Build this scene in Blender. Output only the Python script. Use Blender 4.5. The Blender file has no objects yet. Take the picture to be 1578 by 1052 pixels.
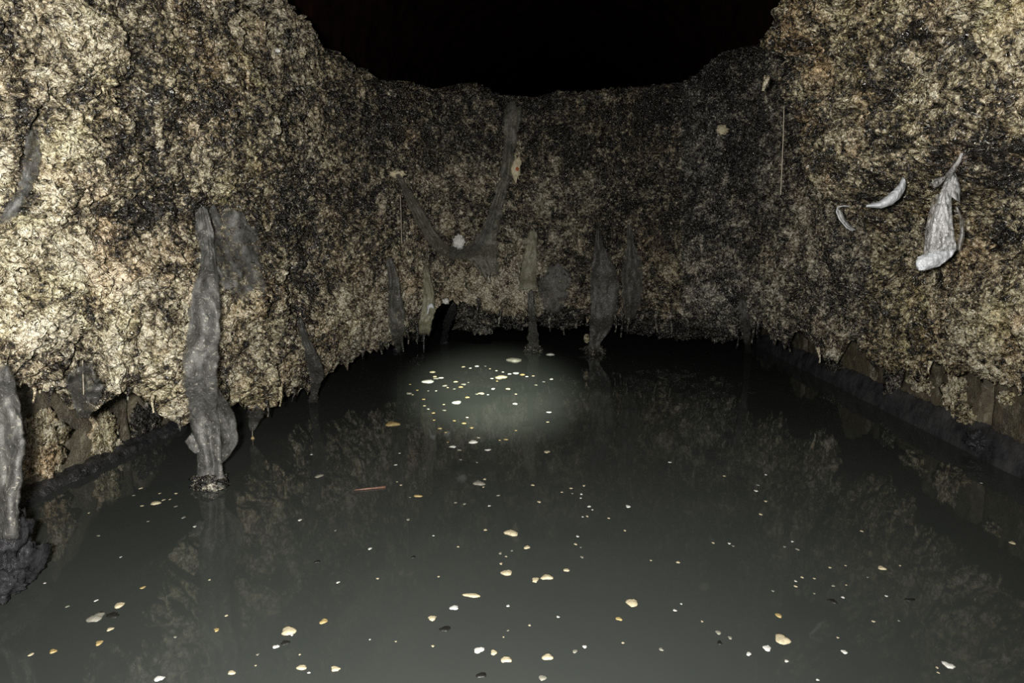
import bpy, math, random
import numpy as np
from mathutils import Vector

random.seed(7)
rng = np.random.default_rng(7)
scene = bpy.context.scene
col = scene.collection
W, H, F = 1578.0, 1052.0, 1052.0          # frame and focal length in pixels (24 mm lens)

# ------------------------------------------------------------------ camera
CAM = np.array([0.0, 0.0, 0.8])
PITCH = math.atan(143.0 / 1052.0)
YAW = math.atan(75.0 / 1052.0 * math.cos(PITCH))
FW = np.array([-math.sin(YAW) * math.cos(PITCH), math.cos(YAW) * math.cos(PITCH), -math.sin(PITCH)])
RT = np.array([math.cos(YAW), math.sin(YAW), 0.0])
UP = np.cross(RT, FW)

def project(P):
    v = np.asarray(P, float) - CAM
    x = v @ RT; y = v @ UP; z = v @ FW
    z = np.where(z < 1e-3, 1e-3, z)
    return W / 2 + F * x / z, H / 2 - F * y / z, z

def ray(px, py):
    px = np.asarray(px, float); py = np.asarray(py, float)
    d = FW + RT * ((px - W / 2) / F)[..., None] + UP * (-(py - H / 2) / F)[..., None]
    return d

def at(px, py, depth):                      # depth along the viewing axis
    return CAM + ray(px, py) * np.asarray(depth, float)[..., None]

def water(px, py, z=0.0):
    d = ray(px, py)
    t = (z - CAM[2]) / d[..., 2]
    return CAM + d * t[..., None]

def plane_x(px, py, x):
    d = ray(px, py); t = (x - CAM[0]) / d[..., 0]
    return CAM + d * t[..., None]

cam_data = bpy.data.cameras.new('camera')
cam_data.sensor_width = 36.0
cam_data.lens = 36.0 * F / W
cam_data.clip_start = 0.02
cam = bpy.data.objects.new('camera', cam_data)
col.objects.link(cam)
cam.location = CAM
cam.rotation_euler = (math.pi / 2 - PITCH, 0.0, YAW)
scene.camera = cam

# ------------------------------------------------------------------ noise
_perm = rng.permutation(4096)
_grad = rng.normal(size=(4096, 3)); _grad /= np.linalg.norm(_grad, axis=1)[:, None]
def _hash(ix, iy, iz, s):
    return _perm[(_perm[(_perm[(ix + s) & 4095] + iy) & 4095] + iz) & 4095]
def perlin(p, seed=0):
    p = np.asarray(p, float)
    i = np.floor(p).astype(np.int64); f = p - i
    w = f * f * f * (f * (f * 6 - 15) + 10)
    out = np.zeros(p.shape[0])
    for dx in (0, 1):
        wx = w[:, 0] if dx else 1 - w[:, 0]
        for dy in (0, 1):
            wy = w[:, 1] if dy else 1 - w[:, 1]
            for dz in (0, 1):
                wz = w[:, 2] if dz else 1 - w[:, 2]
                g = _grad[_hash(i[:, 0] + dx, i[:, 1] + dy, i[:, 2] + dz, seed * 131)]
                out += wx * wy * wz * (g[:, 0] * (f[:, 0] - dx) + g[:, 1] * (f[:, 1] - dy) + g[:, 2] * (f[:, 2] - dz))
    return out * 1.5
def fbm(p, seed=0, n=3):
    o = 0; a = 1.0; t = 0
    for k in range(n):
        o = o + a * perlin(p * 2 ** k, seed + k); t += a; a *= .5
    return o / t
def billow(p, seed=0):
    return np.abs(perlin(p, seed)) * 2.0 - 0.45
def sstep(a, b, x):
    t = np.clip((x - a) / (b - a), 0, 1); return t * t * (3 - 2 * t)

# ------------------------------------------------------------------ objects
def link_mesh(name, verts, faces, mat, parent=None, smooth=True, attrs=None):
    me = bpy.data.meshes.new(name)
    verts = np.asarray(verts, np.float32)
    if isinstance(faces, np.ndarray):
        nf, k = faces.shape
        me.vertices.add(len(verts)); me.vertices.foreach_set('co', verts.ravel())
        me.loops.add(nf * k); me.loops.foreach_set('vertex_index', faces.astype(np.int32).ravel())
        me.polygons.add(nf); me.polygons.foreach_set('loop_start', np.arange(0, nf * k, k, dtype=np.int32))
        me.update(calc_edges=True); me.validate()
    else:
        me.from_pydata([tuple(map(float, v)) for v in verts], [], faces)
        me.update()
    me.polygons.foreach_set('use_smooth', [smooth] * len(me.polygons))
    if attrs:
        for k, v in attrs.items():
            a = me.attributes.new(k, 'FLOAT', 'POINT'); a.data.foreach_set('value', np.asarray(v, np.float32))
    if mat: me.materials.append(mat)
    o = bpy.data.objects.new(name, me); col.objects.link(o)
    if parent:
        o.parent = parent
        o.matrix_parent_inverse = parent_inv(parent)
    return o
def parent_inv(p):
    from mathutils import Matrix
    return Matrix.Translation(-Vector(p.location))

def tag(o, label, cat, group=None):
    o['label'] = label; o['category'] = cat
    if group: o['group'] = group
    return o
def thing(name, label, cat, loc, group=None):
    o = bpy.data.objects.new(name, None); col.objects.link(o)
    o.location = tuple(map(float, loc)); o.empty_display_size = .05
    return tag(o, label, cat, group)
def structure(o):
    o['kind'] = 'structure'; return o
def grid_faces(nr, nc, off=0, close=False):
    r = np.arange(nr - 1)[:, None]; c = np.arange(nc - (0 if close else 1))[None, :]
    c2 = (c + 1) % nc
    a = r * nc + c; b = r * nc + c2; d = (r + 1) * nc + c2; e = (r + 1) * nc + c
    return (np.stack([a, b, d, e], -1).reshape(-1, 4) + off)

# ------------------------------------------------------------------ materials
class NT:
    def __init__(s, name):
        s.m = bpy.data.materials.new(name); s.m.use_nodes = True
        s.t = s.m.node_tree; s.t.nodes.clear()
        s.out = s.n('ShaderNodeOutputMaterial')
    def n(s, typ, **kw):
        n = s.t.nodes.new(typ)
        for k, v in kw.items():
            if k[0] == '_': setattr(n, k[1:], v)
            else: n.inputs[k.replace('_', ' ')].default_value = v
        return n
    def l(s, a, b): s.t.links.new(a, b)
    def coord(s):
        return s.n('ShaderNodeTexCoord').outputs['Object']
    def noise(s, co, scale, detail=4, rough=.6, dist=0.0):
        n = s.n('ShaderNodeTexNoise', Scale=scale, Detail=detail, Roughness=rough, Distortion=dist)
        s.l(co, n.inputs['Vector']); return n.outputs['Fac']
    def vor(s, co, scale, out='Distance', feature='F1'):
        n = s.n('ShaderNodeTexVoronoi', Scale=scale, _feature=feature)
        s.l(co, n.inputs['Vector']); return n.outputs[out]
    def math(s, op, a, b=None, clamp=False):
        n = s.n('ShaderNodeMath', _operation=op, _use_clamp=clamp)
        for i, v in enumerate((a, b)):
            if v is None: continue
            if isinstance(v, (int, float)): n.inputs[i].default_value = v
            else: s.l(v, n.inputs[i])
        return n.outputs[0]
    def ramp(s, fac, stops, mode='LINEAR'):
        n = s.n('ShaderNodeValToRGB'); cr = n.color_ramp; cr.interpolation = mode
        while len(cr.elements) < len(stops): cr.elements.new(.5)
        for e, (p, c) in zip(cr.elements, stops):
            e.position = p; e.color = (*c, 1) if len(c) == 3 else c
        s.l(fac, n.inputs[0]); return n.outputs[0]
    def mix(s, fac, a, b, mode='MIX'):
        n = s.n('ShaderNodeMix', _data_type='RGBA', _blend_type=mode)
        for i, v in ((0, fac), (6, a), (7, b)):
            if isinstance(v, (int, float)): n.inputs[i].default_value = v
            elif isinstance(v, tuple): n.inputs[i].default_value = (*v, 1)
            else: s.l(v, n.inputs[i])
        return n.outputs[2]
    def bump(s, h, strength, dist, prev=None):
        n = s.n('ShaderNodeBump', Strength=strength, Distance=dist); s.l(h, n.inputs['Height'])
        if prev: s.l(prev, n.inputs['Normal'])
        return n.outputs[0]
    def bsdf(s, color, rough=.5, spec=.5, normal=None, **kw):
        b = s.n('ShaderNodeBsdfPrincipled')
        for k, v in (('Base Color', color), ('Roughness', rough), ('Specular IOR Level', spec)):
            if isinstance(v, (int, float)): b.inputs[k].default_value = v
            elif isinstance(v, tuple): b.inputs[k].default_value = (*v, 1)
            else: s.l(v, b.inputs[k])
        if normal: s.l(normal, b.inputs['Normal'])
        for k, v in kw.items(): b.inputs[k.replace('_', ' ')].default_value = v
        return b.outputs[0]
    def done(s, sh): s.l(sh, s.out.inputs['Surface']); return s.m
    def see_through(s, sh, fac):
        t = s.n('ShaderNodeBsdfTransparent'); m = s.n('ShaderNodeMixShader')
        if isinstance(fac, (int, float)): m.inputs[0].default_value = fac
        else: s.l(fac, m.inputs[0])
        s.l(sh, m.inputs[1]); s.l(t.outputs[0], m.inputs[2]); return m.outputs[0]

def mat_fat(name, attr=True, pale=.55, warm=.5):
    t = NT(name); co = t.coord()
    if attr:
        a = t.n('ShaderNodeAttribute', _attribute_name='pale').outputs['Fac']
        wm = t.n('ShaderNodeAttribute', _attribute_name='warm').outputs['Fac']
    else:
        a = t.n('ShaderNodeValue'); a.outputs[0].default_value = pale; a = a.outputs[0]
        wm = t.n('ShaderNodeValue'); wm.outputs[0].default_value = warm; wm = wm.outputs[0]
    n1 = t.noise(co, 11, 9, .72, .5); n2 = t.noise(co, 40, 6, .68, .5); n3 = t.noise(co, 2.2, 5, .6)
    n4 = t.noise(co, 85, 3, .65, .6)
    v = t.math('ADD', t.math('MULTIPLY', n1, .42), t.math('ADD', t.math('MULTIPLY', n2, .36), t.math('MULTIPLY', n4, .22)))
    v = t.math('ADD', t.math('MULTIPLY', t.math('SUBTRACT', v, .5), 2.5), .5)
    v = t.math('ADD', v, t.math('MULTIPLY', t.math('SUBTRACT', n3, .5), .4))
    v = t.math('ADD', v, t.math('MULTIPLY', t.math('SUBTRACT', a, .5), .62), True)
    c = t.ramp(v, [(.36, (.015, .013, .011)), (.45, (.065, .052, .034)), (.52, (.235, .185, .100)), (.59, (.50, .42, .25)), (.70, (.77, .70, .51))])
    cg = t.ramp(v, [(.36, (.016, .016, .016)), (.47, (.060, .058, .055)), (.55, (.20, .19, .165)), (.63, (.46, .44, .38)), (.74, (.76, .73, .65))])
    # rusty and olive stains
    st = t.noise(co, 3.1, 5, .6, 1.0)
    c = t.mix(t.math('MULTIPLY', t.ramp(st, [(.50, (0, 0, 0)), (.68, (1, 1, 1))]), .55), c, t.mix(1.0, c, (1.0, .66, .38), 'MULTIPLY'))
    st2 = t.noise(co, 4.3, 4, .6, .5)
    c = t.mix(t.math('MULTIPLY', t.ramp(st2, [(.52, (0, 0, 0)), (.70, (1, 1, 1))]), .6), c, t.mix(1.0, c, (.86, .88, .50), 'MULTIPLY'))
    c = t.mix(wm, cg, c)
    # loose white flakes and black pits
    fl = t.noise(co, 48, 2, .5, 1.5)
    c = t.mix(t.ramp(fl, [(.66, (0, 0, 0)), (.71, (.85, .85, .85))]), c, (.74, .70, .58))
    pt = t.noise(co, 30, 4, .7, 1.0)
    c = t.mix(t.ramp(pt, [(.29, (.85, .85, .85)), (.37, (0, 0, 0))]), c, (.016, .014, .012))
    r = t.ramp(t.noise(co, 25, 3, .6), [(.38, (.14, .14, .14)), (.62, (.36, .36, .36))])
    b = t.bump(t.noise(co, 62, 3, .62, .9), 1.0, .036)
    b = t.bump(t.vor(co, 46, feature='SMOOTH_F1'), 1.0, .020, b)
    return t.done(t.bsdf(c, r, 1.0, b))

M = {}
M['fat'] = mat_fat('fat_crust')
M['clump'] = mat_fat('pale_fat', False, .68, .8)
M['greyfat'] = mat_fat('grey_fat', False, .40, .15)
M['darkfat'] = mat_fat('dark_fat', False, .26, .2)
M['white'] = mat_fat('white_flake', False, .95, .7)

def mat_rag(name, c1, c2, alpha=0.0, speck=.0, rough=.38):
    t = NT(name); co = t.coord()
    n = t.noise(co, 38, 7, .7, .5)
    c = t.ramp(n, [(.34, c1), (.66, c2)])
    if speck:
        m = t.ramp(t.noise(co, 105, 2, .5, .6), [(.665 - speck * .25, (0, 0, 0)), (.70 - speck * .25, (1, 1, 1))])
        c = t.mix(t.math('MULTIPLY', m, .75), c, (.45, .43, .37))
    b = t.bump(t.noise(co, 140, 4, .7), .7, .004)
    sc = t.n('ShaderNodeVectorMath', _operation='MULTIPLY'); t.l(co, sc.inputs[0]); sc.inputs[1].default_value = (40, 40, 14)
    b = t.bump(t.noise(sc.outputs[0], 1.0, 5, .6), .35, .010, b)
    sh = t.bsdf(c, rough, .55, b)
    if alpha:
        f = t.math('MULTIPLY', t.ramp(t.noise(co, 30, 6, .7), [(.38, (1.7, 1.7, 1.7)), (.64, (.25, .25, .25))]), alpha)
        eu = t.n('ShaderNodeAttribute', _attribute_name='edge').outputs['Fac']
        en = t.math('ADD', eu, t.math('MULTIPLY', t.math('SUBTRACT', t.noise(co, 45, 4, .7), .5), 1.1))
        ef = t.ramp(en, [(.55, (0, 0, 0)), (1.0, (.95, .95, .95))])
        f = t.math('MAXIMUM', f, ef, True)
        sh = t.see_through(sh, f)
    return t.done(sh)
M['rag'] = mat_rag('grey_rag', (.055, .055, .053), (.215, .212, .20), .22, .16)
M['veil'] = mat_rag('grey_veil', (.09, .09, .088), (.20, .20, .19), .62, .10)
M['darkrag'] = mat_rag('dark_rag', (.038, .038, .037), (.12, .118, .11), .30, .12)
M['darkveil'] = mat_rag('dark_veil', (.05, .05, .047), (.125, .122, .112), .5, .08)
M['olive'] = mat_rag('olive_rag', (.13, .125, .085), (.28, .27, .19), .10, .05)
M['cobweb'] = mat_rag('cobweb_rag', (.075, .073, .058), (.20, .195, .155), .50, .06)
M['tar'] = mat_rag('wet_grime', (.012, .012, .014), (.055, .055, .060), 0, .0, .13)
M['thread'] = mat_rag('thread_fibre', (.25, .22, .17), (.42, .38, .30), 0, 0)

def mat_plastic(name, colr, alpha, rough=.22):
    t = NT(name); co = t.coord()
    sc = t.n('ShaderNodeVectorMath', _operation='MULTIPLY'); t.l(co, sc.inputs[0]); sc.inputs[1].default_value = (34, 34, 9)
    b = t.bump(t.noise(sc.outputs[0], 1.0, 3, .55, .8), .8, .012)
    sh = t.bsdf(colr, rough, .6, b, Subsurface_Weight=0.0)
    if alpha:
        f = t.ramp(t.noise(sc.outputs[0], 1.2, 4, .65, 1.2), [(.42, (alpha * .12,) * 3), (.58, (min(1, alpha * 1.75),) * 3)])
        sh = t.see_through(sh, f)
    return t.done(sh)
M['plastic'] = mat_plastic('cloudy_plastic', (.56, .56, .56), .46)
M['film'] = mat_plastic('clear_film', (.38, .37, .36), .62)
M['whiteplastic'] = mat_plastic('white_plastic', (.56, .58, .62), 0, .35)

def mat_wall():
    t = NT('slimy_stone'); co = t.coord()
    n = t.noise(co, 3.5, 8, .7, .7); n2 = t.noise(co, 26, 8, .75)
    c = t.ramp(t.math('ADD', t.math('MULTIPLY', n, .6), t.math('MULTIPLY', n2, .4)),
               [(.36, (.022, .020, .016)), (.46, (.085, .074, .054)), (.55, (.150, .128, .085)), (.68, (.19, .18, .15))])
    fr = t.noise(co, 21, 6, .75, .8)
    c = t.mix(t.ramp(fr, [(.54, (0, 0, 0)), (.66, (.75, .75, .75))]), c, (.36, .33, .24))
    b = t.bump(t.noise(co, 45, 6, .75), .8, .018)
    return t.done(t.bsdf(c, .30, .6, b))
def mat_unlit():  # brick coloured near black: the tunnel's darkness is put into the colour
    t = NT('unlit_brick'); co = t.coord()
    n = t.noise(co, 5, 7, .65)
    c = t.ramp(n, [(.35, (.008, .0045, .0038)), (.65, (.030, .013, .010))])
    b = t.bump(t.noise(co, 30, 5, .7), .5, .01)
    return t.done(t.bsdf(c, .9, .05, b))
def mat_ledge():
    t = NT('black_slime'); co = t.coord()
    c = t.ramp(t.noise(co, 24, 6, .7), [(.35, (.012, .012, .013)), (.60, (.050, .050, .053)), (.78, (.13, .13, .13))])
    b = t.bump(t.noise(co, 70, 5, .7), .8, .010)
    return t.done(t.bsdf(c, .22, .6, b))
def mat_plain_slate():
    t = NT('slate_slime'); co = t.coord()
    c = t.ramp(t.noise(co, 9, 7, .7), [(.35, (.022, .022, .025)), (.65, (.075, .075, .080))])
    return t.done(t.bsdf(c, .30, .5, t.bump(t.noise(co, 60, 5, .7), .6, .008)))
def mat_water():
    t = NT('murky_water'); co = t.coord()
    n = t.noise(co, 1.3, 4, .55, .8)
    c = t.ramp(n, [(.30, (.041, .047, .044)), (.70, (.051, .056, .052))])
    sc = t.n('ShaderNodeVectorMath', _operation='MULTIPLY'); t.l(co, sc.inputs[0]); sc.inputs[1].default_value = (1.0, .6, 1.0)
    b = t.bump(t.noise(sc.outputs[0], 5.5, 2, .5, .6), .10, .010)
    return t.done(t.bsdf(c, .035, .5, b, IOR=1.33))
M['wall'] = mat_wall(); M['unlit'] = mat_unlit(); M['ledge'] = mat_ledge(); M['water'] = mat_water(); M['ledge2'] = mat_plain_slate()

def mat_plain(name, c, rough=.5, var=.25):
    t = NT(name); co = t.coord()
    cc = t.ramp(t.noise(co, 60, 4, .6), [(.3, tuple(x * (1 - var) for x in c)), (.7, tuple(min(1, x * (1 + var)) for x in c))])
    return t.done(t.bsdf(cc, rough, .5, t.bump(t.noise(co, 110, 3, .6), .5, .004)))
M['f_cream'] = mat_plain('cream_fat', (.50, .44, .30))
M['f_white'] = mat_plain('white_fat', (.60, .60, .57))
M['f_tan'] = mat_plain('tan_fat', (.38, .29, .13))
M['f_grey'] = mat_plain('grey_scum', (.23, .225, .19))
M['f_dark'] = mat_plain('dark_scrap', (.012, .012, .011))
M['f_red'] = mat_plain('rusty_twig', (.17, .09, .065))
M['rust'] = mat_plain('rust_speck', (.45, .10, .03))

# ------------------------------------------------------------------ setting
WL, WR = -1.74, 1.66                 # tunnel walls
VZ = 2.15                            # springing of the vault
def blocks(y, z, side):
    """depth of the joints and hollows of the stone blocks, metres into the wall"""
    if side < 0: ys = [0.6, 1.35, 1.98, 2.62, 3.3, 4.1, 5.0, 6.0]
    else: ys = [0.6, 1.6, 2.72, 3.7, 4.7, 5.8]
    d = np.zeros_like(y)
    for k, s in enumerate(ys):
        d = np.maximum(d, .06 * np.exp(-((y - s + .05 * (z - .2)) / .024) ** 4))
    d = np.maximum(d, .06 * np.exp(-((z - .50) / .02) ** 2))
    return d
def build_wall(name, X, side):
    ys = np.concatenate([np.arange(-1.6, .4, .1), np.arange(.4, 7, .018), np.arange(7, 14.01, .25)])
    zs = np.concatenate([np.arange(-.4, -.05, .1), np.arange(-.05, .75, .016), np.linspace(.75, VZ, 14)])
    Y, Z = np.meshgrid(ys, zs); y = Y.ravel(); z = Z.ravel()
    p = np.stack([np.full_like(y, X), y, z], 1)
    d = blocks(y, z, side) - .018 * fbm(p * 4, 40 + side, 4) - .012 * fbm(p * 13, 44, 3)
    m = ((y > .3) & (y < 7.2) & (z < .9))
    d = np.where(m, d, -.0)
    p[:, 0] = X - side * (-1) * d if False else X + side * d
    f = grid_faces(len(zs), len(ys))
    if side > 0: f = f[:, ::-1]
    return structure(link_mesh(name, p, f, M['wall'] if False else None))
for nm, X, sd in (('wall_left', WL, -1), ('wall_right', WR, 1)):
    o = build_wall(nm, X, sd)
    # stone below, brick above the tide line coloured near black for the darkness there
    o.data.materials.append(M['wall']); o.data.materials.append(M['unlit'])
    co = np.empty(len(o.data.vertices) * 3, np.float32); o.data.vertices.foreach_get('co', co); co = co.reshape(-1, 3)
    idx = np.empty(len(o.data.loops), np.int32); o.data.loops.foreach_get('vertex_index', idx)
    zc = co[idx.reshape(-1, 4), 2].mean(1)
    o.data.polygons.foreach_set('material_index', (zc > 1.2).astype(np.int32))

def vault():
    cx = (WL + WR) / 2; r = (WR - WL) / 2
    ys = np.linspace(-1.6, 14, 90); an = np.linspace(0, math.pi, 60)
    A, Y = np.meshgrid(an, ys)
    p = np.stack([cx + r * np.cos(A).ravel(), Y.ravel(), VZ + r * np.sin(A).ravel()], 1)
    p[:, 2] += .02 * fbm(p * 2.5, 61, 3)
    return structure(link_mesh('ceiling', p, grid_faces(90, 60), M['unlit']))
vault()
def end_wall(name, y):
    n = 24; v = []
    xs = np.linspace(WL, WR, n); cx = (WL + WR) / 2; r = (WR - WL) / 2
    for x in xs:
        top = VZ + math.sqrt(max(0, r * r - (x - cx) ** 2))
        for k in range(8): v.append((x, y, -.4 + (top + .4) * k / 7))
    f = grid_faces(n, 8)
    return structure(link_mesh(name, np.array(v), f, M['unlit']))
end_wall('wall_back', 14.0); end_wall('wall_front', -1.6)
structure(link_mesh('floor', np.array([(WL, -1.6, -.4), (WR, -1.6, -.4), (WR, 14, -.4), (WL, 14, -.4)]), [(0, 1, 2, 3)], M['ledge']))
wt = structure(link_mesh('water', np.array([(WL - .05, -1.6, 0), (WR + .05, -1.6, 0), (WR + .05, 14, 0), (WL - .05, 14, 0)]), [(0, 1, 2, 3)], M['water']))

def ledge(name, X, side, h, w, mat=None):
    """slimy ridge along the foot of a wall at the water line"""
    ys = np.arange(.1, 7.0, .012); an = np.linspace(0, math.pi, 14)
    Y, A = np.meshgrid(ys, an); y = Y.ravel(); a = A.ravel()
    p = np.stack([np.zeros_like(y), y, np.zeros_like(y)], 1)
    q = np.stack([np.zeros_like(y), y, a * .3], 1)
    g_ = 1.0 if side < 0 else .45
    k = 1 + .30 * g_ * fbm(q * 5, 70 + side, 3) + .28 * g_ * fbm(q * 22, 75, 3)
    t_ = a / math.pi
    p[:, 0] = X - side * (w * np.sin(a)) * k if side < 0 else X - side * (w * (1 - t_) * k + .012 * np.sin(a))
    p[:, 2] = -.03 + (h * (1 - np.cos(a)) / 2) * k
    f = grid_faces(len(an), len(ys))
    return structure(link_mesh(name, p, f, mat or M['ledge']))
ledge('trim_1', WL + .01, -1, .065, .06)
ledge('trim_2', WR + .005, 1, .145, .055, M['ledge2'])

# ------------------------------------------------------------------ the fatberg
CTRL = np.array([(-1.30, 0.25), (-1.30, 1.0), (-1.27, 2.0), (-1.22, 3.0), (-1.10, 3.9), (-.86, 4.6), (-.4, 5.05), (.1, 5.2),
                 (.6, 5.15), (1.0, 4.85), (1.27, 4.3), (1.40, 3.5), (1.45, 2.5), (1.47, 1.5), (1.48, .25)])
def catmull(P, n=60):
    out = []
    Q = np.vstack([2 * P[0] - P[1], P, 2 * P[-1] - P[-2]])
    for i in range(1, len(Q) - 2):
        t = np.linspace(0, 1, n, endpoint=False)[:, None]
        a, b, c, d = Q[i - 1], Q[i], Q[i + 1], Q[i + 2]
        out.append(.5 * (2 * b + (c - a) * t + (2 * a - 5 * b + 4 * c - d) * t ** 2 + (-a + 3 * b - 3 * c + d) * t ** 3))
    return np.vstack(out + [P[-1:]])
curve = catmull(CTRL)
cpx, _, _ = project(np.column_stack([curve, np.full(len(curve), .9)]))
cols = np.concatenate([np.arange(-1500, -60, 14), np.arange(-60, 1640, 1.5), np.arange(1640, 2050, 2.2), np.arange(2050, 3300, 16)])
cols = cols[(cols > cpx.min()) & (cols < cpx.max())]
Bx = np.interp(cols, cpx, curve[:, 0]); By = np.interp(cols, cpx, curve[:, 1])
tx = np.gradient(Bx); ty = np.gradient(By); ln = np.hypot(tx, ty)
Nx, Ny = ty / ln, -tx / ln                       # towards the inside of the U
for _ in range(40):                              # smooth the normals round the corners
    Nx[1:-1] = (Nx[:-2] + Nx[1:-1] + Nx[2:]) / 3; Ny[1:-1] = (Ny[:-2] + Ny[1:-1] + Ny[2:]) / 3
BOT = [(-900, 640), (-60, 610), (0, 600), (30, 592), (60, 600), (95, 604), (108, 632), (130, 640), (150, 622), (180, 602), (205, 606), (228, 610), (245, 632), (262, 648), (290, 652), (312, 640),
       (338, 612), (352, 620), (372, 620), (388, 634), (398, 640), (410, 622), (428, 604), (445, 606), (462, 604), (480, 592), (500, 576), (515, 565), (530, 558),
       (560, 543), (590, 534), (605, 530), (622, 516), (640, 508), (655, 498), (664, 474), (690, 462), (720, 466), (745, 476), (760, 484), (800, 492), (860, 488), (905, 492),
       (950, 490), (1000, 486), (1040, 494), (1080, 506), (1110, 517), (1130, 519), (1150, 512), (1165, 502), (1185, 506), (1200, 528), (1214, 532), (1224, 512), (1240, 506),
       (1255, 530), (1275, 560), (1290, 552), (1300, 524), (1312, 512), (1325, 526), (1338, 548), (1345, 568), (1356, 558), (1372, 572), (1388, 585), (1402, 570),
       (1418, 590), (1430, 566), (1444, 556), (1460, 566), (1474, 582), (1486, 570), (1500, 575), (1516, 586), (1530, 592), (1545, 590), (1565, 600), (1600, 606), (1800, 640), (2600, 700)]
RIM = [(330, -75), (362, -28), (380, 0), (398, 12), (420, 45), (445, 72), (463, 80), (470, 72), (480, 92), (497, 106), (513, 102), (530, 118), (555, 122), (600, 128), (640, 136), (690, 140), (720, 130), (745, 136), (770, 146),
       (830, 150), (862, 139), (885, 142), (940, 136), (1000, 132), (1060, 126), (1090, 112), (1120, 92), (1140, 76), (1180, 70), (1210, 60)]
def solve_z(outline):
    ox, oy = np.array(outline, float).T
    z = np.full(len(cols), .8)
    for _ in range(25):
        p = np.column_stack([Bx, By, z]); px, py, d = project(p)
        z = z + (py - np.interp(px, ox, oy)) * d / F * .9
    return z
zb = solve_z(BOT); zb = np.clip(zb, .05, .9)
zt = solve_z(RIM)
midpx = project(np.column_stack([Bx, By, np.full(len(Bx), 1.6)]))[0]
wl = sstep(365, 338, midpx); wr = sstep(1185, 1300, midpx)
zt = zt * (1 - wl) + 1.86 * wl
zt = np.where(midpx > 1180, np.interp(midpx, [1180, 1300], [2.12, 2.3]), zt)
zt = np.clip(zt, 1.2, 2.35)
zt += .022 * perlin(np.column_stack([Bx * 9, By * 9, zt * 0]), 3) + .014 * billow(np.column_stack([Bx * 26, By * 26, zt * 0]), 4)

NB, NFACE, NT_ = 36, 410, 34
v = np.concatenate([np.linspace(-.3, 0, NB, endpoint=False), np.linspace(0, 1, NFACE), np.linspace(1, 1.3, NT_ + 1)[1:]])
nr, nc = len(v), len(cols)
V = np.repeat(v[:, None], nc, 1)
vf = np.clip(V, 0, 1)
ZB, ZT = zb[None, :], zt[None, :]
Z = ZB + (ZT - ZB) * vf
BX, BY = np.repeat(Bx[None], nr, 0), np.repeat(By[None], nr, 0)
NXg, NYg = np.repeat(Nx[None], nr, 0), np.repeat(Ny[None], nr, 0)
basep = np.stack([BX, BY, Z], -1).reshape(-1, 3)
bpx, bpy_, _ = project(basep)
off = .07 * np.sin(math.pi * np.clip(vf, 0, 1)) .ravel() - .03
# the heavy overhanging bulge on the right bank
yb = BY.ravel(); zz = Z.ravel(); xb = BX.ravel()
A = np.interp(zz, [.78, .90, .97, 1.03, 1.12, 1.25, 1.4, 1.5, 1.6, 1.75, 1.9, 2.3], [0, .05, .12, .29, .37, .39, .43, .49, .56, .55, .50, .44])
s = sstep(3.28, 3.06, yb) * (1 - .62 * sstep(1.80, 1.68, yb) + .45 * sstep(1.56, 1.44, yb))
off += np.where(xb > 0, A * s, 0)
# lumps and hollows: (px, py, rx, ry, metres)
LUMPS = [(62, 312, 44, 34, .075), (380, 462, 50, 36, .060), (215, 470, 110, 70, .05), (40, 520, 70, 60, .05), (255, 590, 70, 30, .05), (40, 200, 24, 60, -.06),
         (150, 250, 60, 40, .04), (455, 420, 34, 60, -.07), (320, 350, 60, 40, -.03), (560, 480, 60, 45, .05), (740, 458, 90, 26, .09), (705, 305, 20, 16, -.12),
         (660, 290, 50, 16, .05), (712, 370, 40, 26, -.09), (850, 300, 40, 50, .05), (1110, 455, 50, 30, .07), (1090, 340, 70, 60, .04), (1145, 360, 16, 90, -.10),
         (1010, 250, 90, 60, -.05), (880, 200, 80, 50, .05), (560, 230, 70, 60, .04), (1290, 430, 60, 50, .05), (1500, 470, 90, 70, .06), (1380, 410, 60, 30, -.04),
         (400, 590, 40, 24, .04), (1100, 190, 14, 20, .04), (90, 60, 80, 60, .04), (180, 160, 24, 20, -.05)]
for cx_, cy_, rx, ry, am in LUMPS:
    off += am * np.exp(-((bpx - cx_) / rx) ** 2 - ((bpy_ - cy_) / ry) ** 2)
# bulge relief: horizontal furrows under its crown
inb = np.where(xb > 0, s * (zz > 1.0), 0)
off += inb * (-.07 * np.exp(-((zz - 1.585 - .05 * np.sin(yb * 4)) / .03) ** 2) - .05 * np.exp(-((zz - 1.33 + .06 * np.sin(yb * 3)) / .035) ** 2))
P3 = basep + np.column_stack([NXg.ravel(), NYg.ravel(), np.zeros(nr * nc)]) * off[:, None]
warp = np.column_stack([perlin(P3 * 6, 20), perlin(P3 * 6, 21), perlin(P3 * 6, 22)]) + .35 * np.column_stack([perlin(P3 * 23, 23), perlin(P3 * 23, 24), perlin(P3 * 23, 25)])
Q = P3 + .05 * warp
d = .075 * fbm(P3 * 1.9, 5, 2) + .030 * billow(Q * 5.0, 8) + .020 * perlin(Q * 12.5, 9) + .014 * billow(Q * 22, 10) + .020 * perlin(Q * 38, 12) + .013 * perlin(Q * 75, 11)
d += .022 * np.maximum(0, perlin(Q * 19, 14) - .25)
off2 = off + d
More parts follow.
